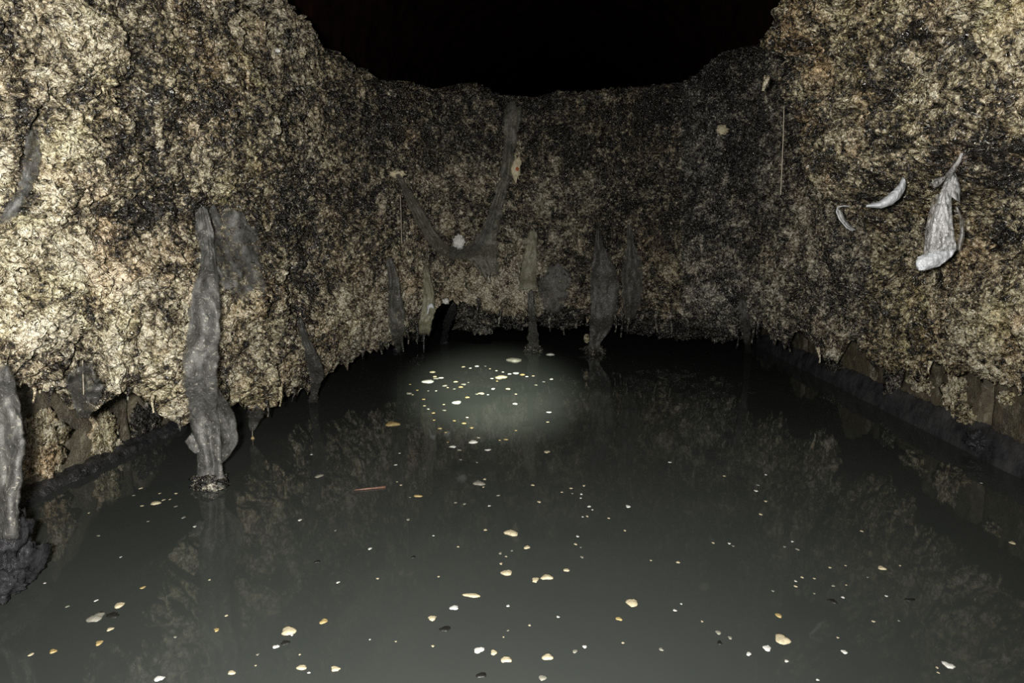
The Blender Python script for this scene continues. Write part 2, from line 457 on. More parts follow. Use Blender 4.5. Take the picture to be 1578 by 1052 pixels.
# roll the top edge back to the wall and the underside back below
V1 = V.ravel()
top = np.clip((V1 - 1) / .3, 0, 1); und = np.clip(-V1 / .3, 0, 1)
edge_t = sstep(.965, 1.0, V1); edge_b = sstep(.04, 0, V1)
off2 -= edge_t * .05 + edge_b * .05
off2 -= np.where(V1 > 1, off + .0 + (.42 - 0) * 0, 0) * np.clip(top, 0, 1)
dep_wall = np.where(np.abs(xb) > .95, np.abs(np.where(xb < 0, WL, WR) - xb) - .02, .9)
off2 = np.where(V1 > 1, off2 * (1 - top) - dep_wall * top, off2)
off2 = np.where(V1 < 0, off2 * (1 - und) - dep_wall * und, off2)
Zf = zz + .018 * perlin(Q * 22, 31) + .02 * perlin(Q * 9, 32) + np.where(V1 < 0, .30 * und, 0) + np.where(V1 > 1, .05 * np.sin(top * 3) , 0)
# ragged drips along the lower edge
px_edge = np.repeat(project(np.column_stack([Bx, By, zb]))[0][None], nr, 0).ravel()
rag = np.maximum(0, perlin(np.column_stack([xb * 17, yb * 17, zz * 0]), 33)) * .08 + np.maximum(0, perlin(np.column_stack([xb * 45, yb * 45, zz * 0]), 34)) * .06
Zf -= np.exp(-np.abs(V1) / .035) * rag
PB = np.column_stack([xb + NXg.ravel() * off2, yb + NYg.ravel() * off2, Zf])
lim = np.where(xb > 0, WR + .02, WL - .02)
PB[:, 0] = np.clip(PB[:, 0], WL + .004, WR - .004)

# settle the lower edge and the rim on their outlines
def settle(rows, outline, row0, weight, lo, hi, pick):
    ox, oy = np.array(outline, float).T
    for _ in range(3):
        G_ = PB.reshape(nr, nc, 3)
        px_, py_, dd_ = project(G_[rows].reshape(-1, 3))
        px_ = px_.reshape(-1, nc); py_ = py_.reshape(-1, nc); dd_ = dd_.reshape(-1, nc)
        j = pick(py_, 0); ar = np.arange(nc)
        e = (py_[j, ar] - np.interp(px_[j, ar], ox, oy)) * dd_[j, ar] / F
        e = np.where((px_[j, ar] > lo) & (px_[j, ar] < hi), e, 0)
        e = np.clip(e, -.3, .3)
        k_ = np.ones(9) / 9; e = np.convolve(np.pad(e, 4, 'edge'), k_, 'valid')
        G_[:, :, 2] += e[None, :] * weight[:, None]
vv = np.clip(v, 0, 1)
settle(np.arange(0, NB + 60), BOT, NB, (1 - sstep(0, .55, v)), -60, 1640, np.argmax)
settle(np.arange(nr - NT_ - 80, nr), RIM, 0, sstep(.5, .95, v), 345, 1178, np.argmin)

# how pale and how warm the crust is, by place
def layout(items, base):
    o = np.full(nr * nc, base)
    for cx_, cy_, rx, ry, am in items:
        o += am * np.exp(-((fpx - cx_) / rx) ** 2 - ((fpy - cy_) / ry) ** 2)
    return o
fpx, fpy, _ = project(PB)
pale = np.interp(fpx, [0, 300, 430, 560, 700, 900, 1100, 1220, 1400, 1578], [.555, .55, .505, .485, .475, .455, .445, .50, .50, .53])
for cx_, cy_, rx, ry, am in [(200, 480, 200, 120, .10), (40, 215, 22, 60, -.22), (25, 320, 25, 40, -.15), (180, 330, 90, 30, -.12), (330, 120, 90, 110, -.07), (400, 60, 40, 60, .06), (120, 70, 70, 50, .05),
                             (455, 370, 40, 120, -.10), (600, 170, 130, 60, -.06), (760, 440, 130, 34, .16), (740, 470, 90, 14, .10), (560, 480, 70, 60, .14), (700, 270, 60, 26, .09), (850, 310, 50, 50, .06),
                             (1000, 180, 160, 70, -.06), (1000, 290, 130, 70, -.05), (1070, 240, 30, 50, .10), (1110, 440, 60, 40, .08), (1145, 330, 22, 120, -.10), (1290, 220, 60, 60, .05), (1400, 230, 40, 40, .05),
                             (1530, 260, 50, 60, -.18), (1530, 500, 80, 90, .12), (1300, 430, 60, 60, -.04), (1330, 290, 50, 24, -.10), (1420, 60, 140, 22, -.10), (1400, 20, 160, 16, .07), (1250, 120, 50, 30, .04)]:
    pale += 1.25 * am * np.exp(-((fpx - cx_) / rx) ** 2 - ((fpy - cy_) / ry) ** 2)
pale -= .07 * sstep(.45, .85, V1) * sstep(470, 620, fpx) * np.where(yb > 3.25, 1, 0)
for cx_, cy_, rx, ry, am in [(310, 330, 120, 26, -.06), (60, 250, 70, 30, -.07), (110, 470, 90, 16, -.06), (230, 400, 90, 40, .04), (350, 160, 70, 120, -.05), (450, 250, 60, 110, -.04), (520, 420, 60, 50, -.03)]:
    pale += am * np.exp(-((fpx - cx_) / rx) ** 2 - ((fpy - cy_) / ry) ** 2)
pale += np.where(yb > 3.25, -.09 * np.exp(-((fpx - 1170) / 70) ** 2 - ((fpy - 200) / 150) ** 2), 0)  # unlit back corner behind the bulge: its shade is painted into the crust
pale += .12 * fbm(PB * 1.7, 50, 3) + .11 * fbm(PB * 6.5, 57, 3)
warm = np.interp(fpx, [0, 400, 600, 900, 1100, 1300, 1578], [.62, .70, .55, .42, .55, .85, .70]) - np.where((yb > 3.25) & (fpx > 1050), .4, 0) + .35 * fbm(PB * 2.1, 54, 3)  # warmth also cut in that corner, greying it as if unlit
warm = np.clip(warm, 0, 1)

fat = thing('fatberg', 'huge crusty U-shaped mass of congealed fat lining the tunnel walls above the dark water', 'fatberg', (0, 5.2, .3))
IDX = np.arange(nr * nc).reshape(nr, nc)
c1 = int(np.argmin(np.abs(cols - 545))); c2 = int(np.argmin(np.abs(cols - 1150)))
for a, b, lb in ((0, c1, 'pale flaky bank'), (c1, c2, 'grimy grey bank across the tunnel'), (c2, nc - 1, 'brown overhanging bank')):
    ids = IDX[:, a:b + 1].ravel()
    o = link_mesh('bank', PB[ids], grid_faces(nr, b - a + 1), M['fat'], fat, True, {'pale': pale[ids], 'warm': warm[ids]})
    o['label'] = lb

DRIPS = [(52, 604, 16), (78, 606, 10), (198, 606, 12), (236, 618, 18), (276, 652, 12), (412, 626, 16), (432, 606, 20), (452, 606, 12), (560, 545, 8), (588, 536, 10), (620, 520, 22), (628, 514, 16), (642, 508, 20), (736, 470, 12), (770, 488, 16),
         (848, 492, 18), (868, 490, 26), (886, 492, 14), (948, 490, 22), (958, 490, 30), (968, 490, 24), (982, 488, 16), (1012, 488, 24), (1034, 492, 20), (1060, 500, 16), (1136, 516, 22), (1160, 506, 24), (1168, 504, 16),
         (1192, 516, 14), (1216, 530, 12), (1262, 545, 14), (1345, 566, 14), (1388, 584, 12), (1432, 566, 10)]
# depth of the crust seen along each pixel
ZBUF = np.full((280, 420), 1e9)
fd = project(PB)[2]
gx = (fpx / 4).astype(int); gy = (fpy / 4).astype(int)
ok = (gx >= 0) & (gx < 420) & (gy >= 0) & (gy < 280) & (PB[:, 1] > .5)
np.minimum.at(ZBUF, (gy[ok], gx[ok]), fd[ok])
def crust(px, py, r=1):
    x, y = int(px / 4), int(py / 4)
    w = ZBUF[max(0, y - r):y + r + 1, max(0, x - r):x + r + 1]
    return float(w.min()) if w.size else 1e9

# ------------------------------------------------------------------ builders for hanging things
def hang_rows(rows, off, foot, n=40):
    rows = np.array(rows, float); t = np.linspace(0, 1, n)
    k = np.linspace(0, 1, len(rows))
    # resample by height along the list
    seg = np.concatenate([[0], np.cumsum(np.hypot(np.diff(rows[:, 0]), np.diff(rows[:, 1])))]); seg /= seg[-1]
    cx = np.interp(t, seg, rows[:, 0]); cy = np.interp(t, seg, rows[:, 1]); hw = np.interp(t, seg, rows[:, 2])
    d = np.empty(n)
    for i in range(n):
        m = min(crust(cx[i] + q * hw[i], cy[i], 1) for q in (-.8, -.4, 0, .4, .8))
        d[i] = m - off if m < 50 else np.nan
    foot_d = None
    if foot:
        pw = water(cx[-1], cy[-1]); foot_d = float((pw - CAM) @ FW)
    if np.isnan(d).all(): d[0] = foot_d or 2.2
    valid = ~np.isnan(d)
    lastv = np.where(valid)[0].max() if valid.any() else 0
    for i in range(n):
        if np.isnan(d[i]):
            nxt = foot_d if foot else d[lastv]
            d[i] = d[lastv] + (nxt - d[lastv]) * ((i - lastv) / max(1, n - 1 - lastv)) if i > lastv else d[valid][0]
    if foot:                                # hang clear of the crust towards the foot
        w = sstep(.35, .95, t); d = d * (1 - w) + np.minimum(d, foot_d) * w; d[-1] = foot_d
    for _ in range(4):
        e = d.copy(); e[1:-1] = (d[:-2] + d[1:-1] + d[2:]) / 3; d = np.minimum(d, e) if not foot else e
    return cx, cy, hw, d

def cloth(name, rows, mat, parent=None, off=.03, foot=False, n=44, m=18, fold=.016, folds=2.5, ragged=.12, seed=0, thick=.006, ragend=0.0, conform=0):
    cx, cy, hw, d = hang_rows(rows, off, foot, n)
    u = np.linspace(-1, 1, m)
    U, _ = np.meshgrid(u, np.arange(n)); 
    R = np.repeat(np.arange(n)[:, None], m, 1)
    en = 1 + ragged * perlin(np.column_stack([(U.ravel() > 0) * 7.3 + seed, R.ravel() * .33, np.zeros(n * m)]), 80).reshape(n, m) * 1.6
    PX = cx[:, None] + U * hw[:, None] * en
    en += .5 * ragged * perlin(np.column_stack([(U.ravel() > 0) * 3.7 + seed, R.ravel() * 1.05, np.ones(n * m)]), 84).reshape(n, m) * 1.6
    PX = cx[:, None] + U * hw[:, None] * en
    PY = np.repeat(cy[:, None], m, 1)
    PY = PY - (1 - R / (n - 1)) ** 5 * np.clip(hw[:, None], 3, 30) * (1.1 * np.abs(U) ** 1.5 * -1 + .9 * perlin(np.column_stack([U.ravel() * 3.1 + seed, np.zeros(n * m), np.ones(n * m)]), 85).reshape(n, m))
    if ragend:
        PY = PY + (R / (n - 1)) ** 6 * ragend * perlin(np.column_stack([U.ravel() * 3.3 + seed, np.zeros(n * m), np.zeros(n * m)]), 81).reshape(n, m)
    ph = perlin(np.column_stack([R.ravel() * .06, np.full(n * m, seed + .5), np.zeros(n * m)]), 82).reshape(n, m)
    D = d[:, None] + fold * .45 * np.sin(U * folds * 1.6 + ph * 7 + seed) * np.clip(hw[:, None] / 12, .3, 1.3)
    D += fold * 1.1 * perlin(np.column_stack([U.ravel() * 1.7, R.ravel() * .16, np.full(n * m, seed * 1.7)]), 83).reshape(n, m)
    if conform:
        L = np.array([min(crust(a, b, 1), 9) for a, b in zip(PX.ravel(), PY.ravel())]).reshape(n, m) - off
        for _ in range(5):
            L[1:-1, 1:-1] = np.minimum(L[1:-1, 1:-1], (L[:-2, 1:-1] + L[2:, 1:-1] + L[1:-1, :-2] + L[1:-1, 2:]) / 4)
        D = L * conform + D * (1 - conform)
    D += .015 * (U ** 2) * np.clip(hw[:, None] / 20, .2, 1)             # edges turn back towards the crust
    L = np.array([min(crust(a, b, 1), 9) for a, b in zip(PX.ravel(), PY.ravel())]).reshape(n, m) - .014
    L[1:-1] = np.minimum(L[1:-1], np.minimum(L[:-2], L[2:]) + .02); L[:, 1:-1] = np.minimum(L[:, 1:-1], np.minimum(L[:, :-2], L[:, 2:]) + .02)
    D = np.minimum(D, L)
    pts = at(PX.ravel(), PY.ravel(), D.ravel())
    rr_ = R / (n - 1)
    edge = np.maximum(np.abs(U) ** 2, np.clip(1 - rr_ / .12, 0, 1) * .9)
    o = link_mesh(name, pts, grid_faces(n, m), mat, parent, True, {'edge': edge.ravel()})
    so = o.modifiers.new('thickness', 'SOLIDIFY'); so.thickness = thick; so.offset = 0
    return o

def lump(name, centre, radii, mat, parent=None, seed=0, rough=.35, seg=26, freq=2.2, fine=.12):
    an = np.linspace(0, 2 * math.pi, seg, endpoint=False); ph = np.linspace(.02, math.pi - .02, seg // 2 + 3)
    A, Ph = np.meshgrid(an, ph)
    n = np.stack([np.cos(A) * np.sin(Ph), np.sin(A) * np.sin(Ph), np.cos(Ph)], -1).reshape(-1, 3)
    k = 1 + rough * perlin(n * freq + seed * 3.1, 90) + rough * .6 * perlin(n * freq * 2.4 + seed, 92) + fine * 1.6 * perlin(n * freq * 5.5 + seed, 91)
    k = np.maximum(k, .35)
    p = np.asarray(centre, float) + n * k[:, None] * np.asarray(radii, float)
    f = grid_faces(len(ph), seg, close=True)
    o = link_mesh(name, p, f, mat, parent)
    return o

def tube(name, pts, radii, mat, parent=None, seg=7):
    pts = np.asarray(pts, float); n = len(pts)
    radii = np.broadcast_to(np.asarray(radii, float), (n,))
    v = []
    for i in range(n):
        t = pts[min(i + 1, n - 1)] - pts[max(i - 1, 0)]; t = t / (np.linalg.norm(t) + 1e-9)
        a = np.cross(t, (0, 1, 0.01)); a /= np.linalg.norm(a) + 1e-9; b = np.cross(t, a)
        for k in range(seg):
            q = 2 * math.pi * k / seg
            v.append(pts[i] + (a * math.cos(q) + b * math.sin(q)) * radii[i])
    f = [tuple(x) for x in grid_faces(n, seg, close=True)]
    f.append(tuple(range(seg - 1, -1, -1))); f.append(tuple((n - 1) * seg + k for k in range(seg)))
    return link_mesh(name, np.array(v), f, mat, parent)

def foot_point(px, py):
    return water(np.array(float(px)), np.array(float(py)))

def splash(parent, px, py, wpx, hpx, mat, seed, name='clump'):
    """frayed wet clump where a rag meets the water"""
    p = foot_point(px, py); dd = float((p - CAM) @ FW)
    rx = wpx / F * dd; rz = hpx / F * dd
    return lump(name, p + np.array([0, 0, rz * .25]), (rx, rx * .8, rz), mat, parent, seed, .5, 36, 2.6, .22)

# ------------------------------------------------------------------ hanging rags
G = 'rags hanging from the fatberg'
def rag_thing(name, label, rows, cat='rag'):
    px, py = rows[-1][0], rows[-1][1]
    dd = crust(rows[0][0], rows[0][1], 2)
    return thing(name, label, cat, at(np.array(float(rows[0][0])), np.array(float(rows[0][1])), np.array(min(dd, 5.0))), G)

r = [(312, 318, 10), (316, 350, 14), (320, 385, 10), (320, 410, 15), (317, 450, 22), (314, 500, 25), (310, 550, 27), (308, 590, 27), (312, 630, 22), (318, 665, 22), (322, 700, 18), (325, 735, 21), (326, 752, 26)]
o = rag_thing('hanging_rag', 'tall grey rag hanging from the left bank down into the water', r)
cloth('cloth', r, M['rag'], o, .05, True, 70, 24, .020, 2.2, .10, 1)
f = cloth('flap', [(336, 600, 6), (343, 625, 14), (350, 650, 16), (352, 680, 15), (346, 700, 10), (338, 714, 3)], M['darkveil'], o, .05, False, 26, 14, .012, 1.2, .08, 2)
f2 = cloth('torn_corner', [(296, 668, 3), (294, 678, 9), (298, 688, 9), (304, 698, 4)], M['rag'], o, .05, False, 14, 8, .008, 1, .2, 3)
splash(o, 325, 742, 24, 9, M['greyfat'], 5)
_pf = foot_point(325, 750); lump('wet_clump', _pf + np.array([0, -.01, .008]), (.056, .036, .034), M['greyfat'], o, 44, .35, 44, 2.0, .15)
for q, (x, y) in enumerate([(324, 585), (316, 600), (322, 430), (318, 660), (330, 690), (309, 540)]):
    dd = crust(x, y, 3); dd = min(dd, 2.5) - .08
    p = at(np.array(float(x)), np.array(float(y)), np.array(dd)); 
# the side flaps hang at the depth of the strip itself
def set_depth(o, dep):
    me = o.data; co = np.empty(len(me.vertices) * 3, np.float32); me.vertices.foreach_get('co', co); co = co.reshape(-1, 3).astype(float)
    z = (co - CAM) @ FW; zm = z.mean()
    co = CAM + (co - CAM) * ((dep + (z - zm) * .5) / z)[:, None]
    me.vertices.foreach_set('co', co.astype(np.float32).ravel()); me.update()
_dfoot = float((foot_point(326, 752) - CAM) @ FW)
set_depth(f, _dfoot + .015); set_depth(f2, _dfoot - .005)

r = [(350, 318, 46), (352, 345, 48), (358, 375, 44), (366, 410, 38), (374, 440, 34), (388, 462, 18), (396, 478, 8)]
o = tag(cloth('veil', r, M['veil'], None, .02, False, 44, 30, .008, 1.2, .16, 4, .004, 0, 1), 'filmy grey veil spread over pale crust beside the tall left rag', 'veil', G)

r = [(6, 560, 12), (8, 600, 20), (10, 640, 26), (12, 680, 26), (12, 730, 22), (8, 780, 20), (4, 830, 24), (2, 900, 30)]
o = rag_thing('hanging_rag', 'thick grey rag ending in shiny black slime beside the left ledge', r)
cloth('cloth', r[:7], M['rag'], o, .05, False, 40, 16, .02, 1.7, .12, 6)
p = at(np.array(8.), np.array(850.), np.array(1.62))
for k, (x, y, w_, h_) in enumerate([(8, 830, 20, 50), (2, 905, 26, 18), (44, 868, 6, 24)]):
    q = foot_point(x, 925 if k == 1 else 900); dd = float((q - CAM) @ FW)
    c = at(np.array(float(x)), np.array(float(y)), np.array(dd))
    lump('slime', c, (w_ / F * dd, .06, h_ / F * dd), M['tar'], o, 11 + k, .5, 60, 1.5, .14)

r = [(462, 490, 3), (470, 520, 6), (480, 545, 10), (486, 568, 12), (488, 585, 10), (484, 602, 6), (483, 622, 7)]
o = rag_thing('hanging_rag', 'short black dripping rag at the lower edge of the left bank', r)
cloth('cloth', r, M['darkrag'], o, .04, True, 40, 14, .014, 1.6, .15, 8); splash(o, 483, 618, 8, 7, M['tar'], 9)
r = [(600, 395, 5), (606, 425, 9), (609, 455, 10), (611, 480, 13), (612, 510, 11), (614, 530, 6), (616, 545, 4)]
o = rag_thing('hanging_rag', 'sooty grey rag at the corner between left and back banks', r)
cloth('cloth', r, M['darkveil'], o, .05, True, 40, 14, .02, 2, .15, 12); splash(o, 614, 541, 8, 5, M['tar'], 13)
r = [(656, 408, 4), (658, 430, 6), (661, 455, 9), (659, 480, 11), (655, 500, 10), (653, 516, 10)]
o = rag_thing('hanging_rag', 'narrow olive brown rag with a pale lilac patch left of the dark gap', r)
cloth('cloth', r, M['olive'], o, .06, False, 36, 14, .016, 1.5, .12, 14, .006, 5)
q = cloth('patch', [(664, 466, 4), (663, 478, 5), (660, 490, 3)], M['whiteplastic'], o, .085, False, 10, 6, .004, 1, .3, 15); q['label'] = 'pale lilac patch'
dd = crust(654, 480, 3) - .05
tube('drip', [at(np.array(653.), np.array(float(y)), np.array(dd)) for y in (514, 524, 534, 543)], [.009, .005, .004, .003], M['tar'], o)
r = [(699, 466, 4), (695, 480, 7), (690, 495, 7), (686, 512, 5), (685, 528, 6)]
o = rag_thing('hanging_strand', 'twisted dark strand under the white chip in the back gap', r, 'strand')
cloth('cloth', r, M['tar'], o, .02, True, 30, 10, .02, 1.5, .3, 16); splash(o, 685, 528, 6, 4, M['tar'], 17)

# the draped swag
r1 = [(790, 155, 14), (788, 190, 12), (785, 230, 9), (778, 275, 9), (768, 310, 9), (758, 345, 12), (748, 375, 18), (744, 400, 22), (756, 425, 14)]
o = rag_thing('draped_rag', 'cobwebby rag looped in a V across the middle of the back bank', r1)
cloth('cloth', r1, M['cobweb'], o, .05, False, 60, 20, .018, 2.2, .25, 18, .006, 22)
pts = [(612, 268), (630, 300), (648, 335), (664, 365), (684, 386), (706, 394), (730, 388), (748, 370)]
def sash(name, pts, hw, mat, parent, off, seed, fold=.012):
    P = np.array(pts, float); n = 46
    s_ = np.concatenate([[0], np.cumsum(np.hypot(*np.diff(P, axis=0).T))]); t = np.linspace(0, s_[-1], n)
    X = np.interp(t, s_, P[:, 0]); Y = np.interp(t, s_, P[:, 1]); Wd = np.interp(np.linspace(0, 1, n), np.linspace(0, 1, len(hw)), hw)
    for _ in range(3):
        X[1:-1] = (X[:-2] + X[1:-1] + X[2:]) / 3; Y[1:-1] = (Y[:-2] + Y[1:-1] + Y[2:]) / 3
    tx_, ty_ = np.gradient(X), np.gradient(Y); l_ = np.hypot(tx_, ty_); nx, ny = -ty_ / l_, tx_ / l_
    m = 12; u = np.linspace(-1, 1, m)
    D = np.array([min(crust(X[i], Y[i], 2), 8) for i in range(n)]) - off
    for _ in range(8): D[1:-1] = np.minimum(D[1:-1], (D[:-2] + D[1:-1] + D[2:]) / 3)
    PX = X[:, None] + nx[:, None] * u * Wd[:, None]; PY = Y[:, None] + ny[:, None] * u * Wd[:, None]
    DD = D[:, None] + fold * np.sin(u[None] * 7 + np.arange(n)[:, None] * .12 + seed)
    g = link_mesh(name, at(PX.ravel(), PY.ravel(), DD.ravel()), grid_faces(n, m), mat, parent, True, {'edge': np.repeat(np.abs(u)[None] ** 2, n, 0).ravel()})
    so = g.modifiers.new('thickness', 'SOLIDIFY'); so.thickness = .005; so.offset = 0
    return g
sash('loop', pts, [3, 6, 9, 10, 10, 9, 8, 8], M['cobweb'], o, .05, 1)
sash('fold', [(690, 382), (712, 388), (735, 378), (752, 352), (764, 320)], [3, 5, 7, 6, 3], M['veil'], o, .065, 2)

r = [(821, 352, 7), (819, 380, 9), (815, 410, 12), (813, 446, 14)]
o = tag(cloth('hanging_rag', r, M['olive'], None, .06, False, 34, 16, .012, 1.2, .06, 20, .006, 3), 'flat olive rag with straight torn hem on the back bank', 'rag', G)
r = [(818, 446, 5), (818, 470, 5), (820, 490, 6), (822, 515, 8), (822, 540, 10)]
o = rag_thing('hanging_strand', 'frayed strand running into the water below the flat olive rag', r, 'strand')
cloth('cloth', r, M['darkrag'], o, .05, True, 34, 10, .016, 1.6, .25, 22); splash(o, 822, 540, 13, 8, M['greyfat'], 23)
r = [(858, 404, 20), (856, 425, 26), (852, 450, 24), (852, 475, 14), (856, 484, 7)]
o = tag(cloth('rag_patch', r, M['darkveil'], None, .02, False, 34, 20, .010, 1.3, .2, 24, .005, 0, 1), 'ragged dark patch of cloth right of the flat olive rag', 'rag', G)
r = [(922, 352, 3), (923, 375, 7), (928, 400, 17), (932, 430, 23), (932, 460, 22), (930, 485, 21), (924, 510, 16), (916, 530, 9), (914, 545, 12)]
o = rag_thing('hanging_rag', 'broad dark wedge-shaped rag dipping into the water at the back', r)
cloth('cloth', r, M['darkrag'], o, .06, True, 50, 22, .022, 2.2, .08, 26); splash(o, 915, 544, 17, 9, M['greyfat'], 27)
lump('crumb', at(np.array(904.), np.array(521.), np.array(crust(905, 470, 3) - .1)), (.022, .02, .03), M['clump'], o, 28)
r = [(970, 345, 4), (972, 375, 6), (974, 400, 14), (974, 430, 17), (974, 460, 15), (972, 480, 11), (970, 492, 5)]
o = tag(cloth('hanging_rag', r, M['darkveil'], None, .05, False, 40, 18, .02, 2, .12, 30, .006, 10), 'dark translucent rag beside the broad wedge-shaped rag', 'rag', G)
r = [(1143, 455, 5), (1147, 480, 8), (1150, 505, 7), (1152, 525, 5), (1153, 545, 6)]
o = rag_thing('hanging_strand', 'black dripping strand in the back right corner above the ledge', r, 'strand')
cloth('cloth', r, M['darkrag'], o, .05, True, 34, 10, .018, 1.5, .25, 32)
r = [(128, 560, 24), (130, 585, 28), (132, 608, 25), (130, 628, 16), (128, 642, 8)]
o = tag(cloth('hanging_rag', r, M['darkveil'], None, .04, False, 34, 20, .018, 2.5, .2, 34, .006, 8), 'small sooty fringe of cloth under the far left crust', 'rag', G)
r = [(50, 200, 10), (50, 235, 13), (46, 265, 12), (36, 295, 10), (20, 320, 12), (6, 345, 12)]
o = tag(cloth('hanging_rag', r, M['veil'], None, .02, False, 44, 16, .008, 1.2, .25, 36, .004, 0, 1), 'bent grey smear of cloth near the far left pale lump', 'rag', G)
r = [(396, 625, 16), (394, 640, 12), (390, 655, 7), (389, 664, 3)]
o = rag_thing('drip_tip', 'wet grey tip with a thread and yellow bead right of the tall rag', r, 'drip')
g = cloth('film', r, M['darkveil'], o, .04, False, 16, 10, .008, 1, .1, 38); 
dd = float(((np.array(g.data.vertices[-5].co) - CAM) @ FW))
tube('thread', [at(np.array(389.), np.array(float(y)), np.array(dd)) for y in (658, 668, 676)], .0016, M['thread'], o)
b_ = lump('bead', at(np.array(389.5), np.array(678.), np.array(dd)), (.009, .009, .016), M['f_tan'], o, 40, .1, 16); b_['label'] = 'yellow bead'

# ------------------------------------------------------------------ plastic on the right bank
def panel(name, left, right, mat, parent, depth, seed, crease=.012, m=16, n=34, ridge=3.0):
    m, n = int(m * 1.6), int(n * 1.6)
    L = np.array(left, float); R = np.array(right, float); t = np.linspace(0, 1, n)
    li = np.linspace(0, 1, len(L)); ri = np.linspace(0, 1, len(R))
    LX, LY = np.interp(t, li, L[:, 0]), np.interp(t, li, L[:, 1]); RX, RY = np.interp(t, ri, R[:, 0]), np.interp(t, ri, R[:, 1])
    u = np.linspace(0, 1, m)
    PX = LX[:, None] * (1 - u) + RX[:, None] * u; PY = LY[:, None] * (1 - u) + RY[:, None] * u
    q = np.column_stack([PX.ravel() * .055, PY.ravel() * .022, np.full(n * m, seed)])
    D = np.interp(t, np.linspace(0, 1, len(depth)), depth)[:, None] * np.ones((1, m))
    D = D + crease * (np.abs(perlin(q * ridge, 95)).reshape(n, m) * 1.8 + 1.1 * np.abs(perlin(q * ridge * 2.1, 96)).reshape(n, m) )
    D = D + .02 * (2 * u - 1) ** 2
    o = link_mesh(name, at(PX.ravel(), PY.ravel(), D.ravel()), grid_faces(n, m), mat, parent)
    so = o.modifiers.new('thickness', 'SOLIDIFY'); so.thickness = .0015; so.offset = 0
    return o
def near(px, py, r=2): return min(crust(px, py, r), 3.0)
dt = near(1455, 275) - .03; db = min(near(1440, 390), near(1420, 410), near(1470, 380)) - .05; dm = min(near(1450, 330), dt, db + .05) - .03
db = min(db, dm + .03)
bag = thing('plastic_bag', 'crumpled cloudy plastic bag hanging below the brown bulge on the right bank', 'bag', at(np.array(1450.), np.array(400.), np.array(db)))
panel('body', [(1458, 274), (1446, 305), (1436, 335), (1430, 365), (1426, 392)], [(1468, 274), (1466, 310), (1468, 345), (1472, 370), (1474, 386)], M['plastic'], bag, [dt, dm, dm, db], 1.3, .016)
panel('side_fold', [(1440, 300), (1432, 325), (1427, 350), (1424, 380), (1421, 396)], [(1450, 298), (1442, 328), (1436, 352), (1434, 380), (1430, 396)], M['film'], bag, [dm, dm - .01, db], 2.3, .010, 8)
panel('hem', [(1426, 390), (1414, 396), (1410, 406), (1414, 416)], [(1474, 384), (1466, 396), (1448, 410), (1424, 417)], M['whiteplastic'], bag, [db, db - .01, db], 3.3, .008, 14, 16)
panel('knot', [(1462, 262), (1464, 272), (1458, 284), (1462, 300)], [(1470, 262), (1476, 275), (1480, 292), (1479, 312)], M['plastic'], bag, [dt, dt - .01, dm], 4.3, .010, 8, 16)
panel('handle', [(1472, 318), (1478, 335), (1480, 355), (1474, 384)], [(1476, 318), (1486, 340), (1486, 365), (1480, 388)], M['film'], bag, [dm, dm, db], 5.3, .008, 7, 20)
panel('wing', [(1432, 284), (1440, 290), (1450, 284)], [(1440, 276), (1452, 272), (1462, 266)], M['film'], bag, [dt, dt, dt], 6.3, .006, 6, 10)
tw = [(1482, 236), (1478, 248), (1472, 256), (1466, 264), (1458, 276)]
tube('twist', [at(np.array(float(x)), np.array(float(y)), np.array(near(x, y) - .015)) for x, y in tw], [.004, .006, .007, .008, .012], M['film'], bag)
dc = min(near(x, y) for x, y in ((1345, 316), (1365, 312), (1385, 295), (1392, 280))) - .015
tag(panel('plastic_strip', [(1391, 272), (1384, 285), (1376, 293), (1366, 302), (1354, 310), (1336, 315)], [(1397, 279), (1395, 292), (1387, 306), (1374, 316), (1358, 321), (1334, 319)], M['whiteplastic'], None, [dc, dc - .01, dc], 7.3, .004, 10, 26),
    'white crescent strip of plastic tucked under the brown bulge', 'plastic strip')
dc = min(near(x, y) for x, y in ((1292, 322), (1305, 345), (1318, 352))) - .015
sc_ = thing('plastic_scrap', 'clear curled plastic scrap left of the white crescent strip', 'plastic scrap', at(np.array(1300.), np.array(340.), np.array(dc)))
panel('film', [(1289, 320), (1291, 332), (1300, 346), (1310, 356)], [(1297, 326), (1303, 338), (1312, 349), (1320, 354)], M['plastic'], sc_, [dc, dc - .01, dc], 8.3, .006, 8, 20)
tube('rim', [at(np.array(float(x)), np.array(float(y)), np.array(dc - .01)) for x, y in ((1310, 318), (1300, 317), (1291, 319), (1289, 326), (1294, 338), (1304, 350), (1314, 356))], .0028, M['whiteplastic'], sc_)

# ------------------------------------------------------------------ threads, chips, clumps
for k_, (x, y, ln_) in enumerate(DRIPS):
    dd = min(crust(x, y - 6, 2), crust(x, y - 14, 2))
    if dd > 50: continue
    n_ = 8; t_ = np.linspace(0, 1, n_)
    X_ = x + 1.5 * np.sin(t_ * 4 + k_); Y_ = y - 10 + t_ * (ln_ + 10)
    tube('drip', at(X_, Y_, np.full(n_, dd - .01)), (.9 + 2.6 * (1 - t_) ** 1.5 + .6 * np.exp(-((t_ - .95) / .08) ** 2)) / F * dd, M['greyfat'] if (k_ % 3 or 560 < x < 1250) else M['clump'], fat, 7)

